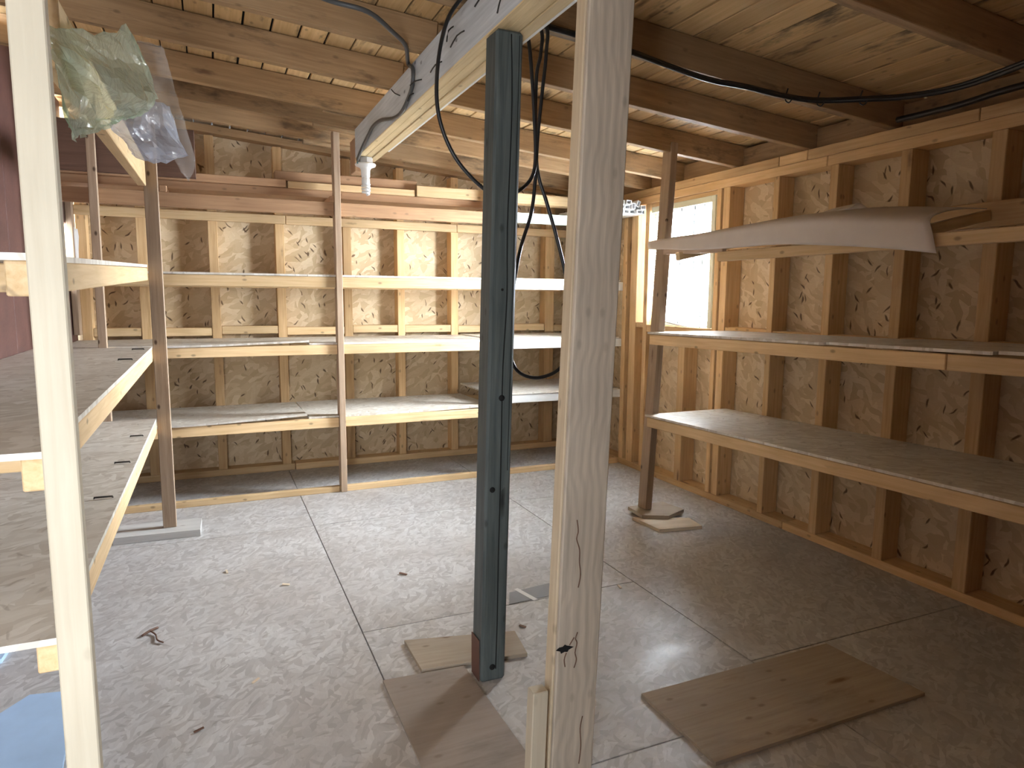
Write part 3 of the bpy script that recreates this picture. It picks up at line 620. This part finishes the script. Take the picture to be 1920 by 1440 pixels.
sq_tube(3.15, bz + .089, .05, .034, 0, 4.93, 'top left white square tube of the stack'); sq_tube(3.206, bz + .089, .05, .034, -.03, 4.91, 'top second white square tube of the stack'); sq_tube(3.305, bz + .082, .032, .052, -.38, 4.92, 'tilted white square tube on top of the stack')
# ------------------------------------------------------------------ curled lino sheet on the right top rails
ys = [3.84, 3.62, 3.40, 3.05, 2.70, 2.35, 2.08, 1.86]
zb = [1.825, 1.812, 1.795, 1.785, 1.781, 1.752, 1.722, 1.690]
zt = [1.865, 1.89, 1.905, 1.935, 1.955, 1.955, 1.925, 1.905]
rows = []
for k in range(6):
    t = k / 5
    row = []
    for y, a, b in zip(ys, zb, zt):
        x = 2.668 + .48 * (max(0, t - .35) / .65) ** 1.3; bulge = .035 * math.sin(math.pi * t)
        yy = y + (.12 * t if y < 2 else .03 * t)
        row.append(Vector((x, yy, a + (b - a) * (t ** .75) + bulge)))
    rows.append(row)
tag(grid_sheet('curled_sheet', None, rows, LINO, .004, True, 4, 0, (2.9, 2.9, 1.78)), 'curled beige floor covering sheet draped over the right top rail', 'sheet')
tag(grid_sheet('curled_offcut', None, [[Vector((3.16, 2.98, 1.965)), Vector((3.16, 2.85, 1.985)), Vector((3.16, 2.70, 1.99))], [Vector((3.22, 2.98, 1.985)), Vector((3.22, 2.85, 2.01)), Vector((3.22, 2.70, 2.02))], [Vector((3.30, 2.98, 1.975)), Vector((3.30, 2.85, 1.99)), Vector((3.30, 2.70, 1.99))]], LINO, .004, True, 4, 0), 'small curled offcut lying behind the big curled sheet', 'sheet')
# ------------------------------------------------------------------ things lying on the floor
def flat(name, pts, z0, z1, mat, label, cat):
    """flat board from its outline; grain along the first edge"""
    c = sum((Vector((x, y, 0)) for x, y in pts), Vector()) / len(pts); c.z = z0
    e = Vector((pts[1][0] - pts[0][0], pts[1][1] - pts[0][1], 0)).normalized(); Mf = frame(c, e, (-e.y, e.x, 0)); Mi = Mf.inverted()
    n = len(pts); V = [Mi @ Vector((x, y, z0)) for x, y in pts] + [Mi @ Vector((x, y, z1)) for x, y in pts]
    Fc = [tuple(range(n))[::-1], tuple(range(n, 2 * n))] + [(i, (i + 1) % n, n + (i + 1) % n, n + i) for i in range(n)]
    me = D.meshes.new(name); me.from_pydata([tuple(v) for v in V], [], Fc); me.materials.append(mat)
    bm2 = bmesh.new(); bm2.from_mesh(me); bmesh.ops.recalc_face_normals(bm2, faces=bm2.faces[:]); bm2.to_mesh(me); bm2.free()
    return tag(put(D.objects.new(name, me), Mf, None), label, cat)
flat('plywood_sheet', [(1.435, 1.60), (2.44, 1.60), (2.40, 2.025), (1.435, 2.02)], .001, .014, PLY, 'worn plywood sheet on the floor at lower right', 'board')
flat('plywood_square', [(.715, 2.505), (1.16, 2.455), (1.19, 2.655), (.712, 2.764)], .001, .016, PLY, 'small plywood piece on the floor behind the dark post', 'board')
flat('brown_panel', [(.556, 1.55), (.90, 1.55), (.885, 2.478), (.556, 2.50)], .001, .010, PLYD, 'brown hardboard panel on the floor before the dark post', 'board')
flat('foot_board', [(-.60, 4.60), (-.118, 4.575), (-.112, 4.83), (-.60, 4.845)], .001, .044, GREYBD, 'whitish board under the far left shelf post', 'board')
flat('scrap_board', [(2.60, 3.52), (2.90, 3.47), (2.93, 3.64), (2.58, 3.80)], .001, .022, SCRAP, 'lower pine scrap board under the right shelf post', 'board')
flat('scrap_board', [(2.62, 3.75), (2.78, 3.67), (2.97, 3.75), (2.94, 3.96), (2.64, 3.95)], .0225, .045, PLY, 'upper plywood scrap under the right shelf post', 'board')
flat('grey_card', [(1.285, 2.935), (1.51, 2.948), (1.60, 3.087), (1.34, 3.06)], .0006, .003, CARD, 'flat grey card lying on the floor between the posts', 'card')
flat('tape_strip', [(1.415, 2.925), (1.44, 2.93), (1.40, 3.09), (1.375, 3.085)], .0032, .0042, FOAM, 'clear tape strip stuck across the grey card', 'tape')
flat('blue_piece', [(-.93, 2.0), (-.46, 2.0), (-.53, 2.87), (-.68, 2.90), (-.93, 2.55)], .001, .02, BLUE, 'pale blue foam board on the floor at lower left', 'board')
flat('blue_piece', [(-.94, 3.1), (-.845, 3.25), (-.83, 3.55), (-.94, 3.62)], .001, .02, BLUE, 'small pale blue flat piece under the left lower shelf', 'board')  # flat pale blue outline just above the floor
tw = root('twig', (-.30, 3.3, 0), 'dark dry twig on the floor left of centre', 'twig')
tube('stem', tw, [(-.34, 3.27, .006), (-.31, 3.30, .010), (-.28, 3.33, .006)], .005, DARKB, 3, 6); tube('branch', tw, [(-.31, 3.30, .010), (-.285, 3.26, .006), (-.275, 3.20, .008), (-.25, 3.17, .006)], .0035, DARKB, 3, 6)
sp = [(.02, 3.9, 'beside the far left foot board'), (.9, 3.5, 'left of the dark post'), (.1, 2.7, 'right of the front left post'), (-.1, 2.45, 'near the bottom left edge'), (1.75, 2.95, 'at the right floor seam'), (1.55, 2.6, 'right of the big plank post'), (1.9, 2.9, 'on the right floor seam'), (2.2, 1.9, 'behind the plywood sheet'), (.3, 3.6, 'in the middle of the floor'), (1.25, 2.7, 'between the dark post and plank post')]
for k, (x, y, w_) in enumerate(sp):
    a = random.uniform(0, 3.14)
    o = slab('wood_chip', None, (x, y, .005), (math.cos(a), math.sin(a), .12), (-math.sin(a), math.cos(a), 0), (random.uniform(.025, .05), random.uniform(.008, .014), .004), DARKB if k % 2 else SCRAP, .0)
    tag(o, ('dark' if k % 2 else 'pale') + ' wood chip on the floor ' + w_, 'chip', 'wood chips on the floor')
tag(grid_sheet('foam_tuft', None, [[Vector((-.925, 6.06, 2.0)), Vector((-.925, 6.06, 1.72))], [Vector((-.905, 6.03, 2.0)), Vector((-.900, 6.03, 1.74))], [Vector((-.885, 6.06, 1.98)), Vector((-.885, 6.06, 1.70))]], FOAM, .01, True, 4, .006), 'white foam strip stuffed in the back left corner gap', 'foam')
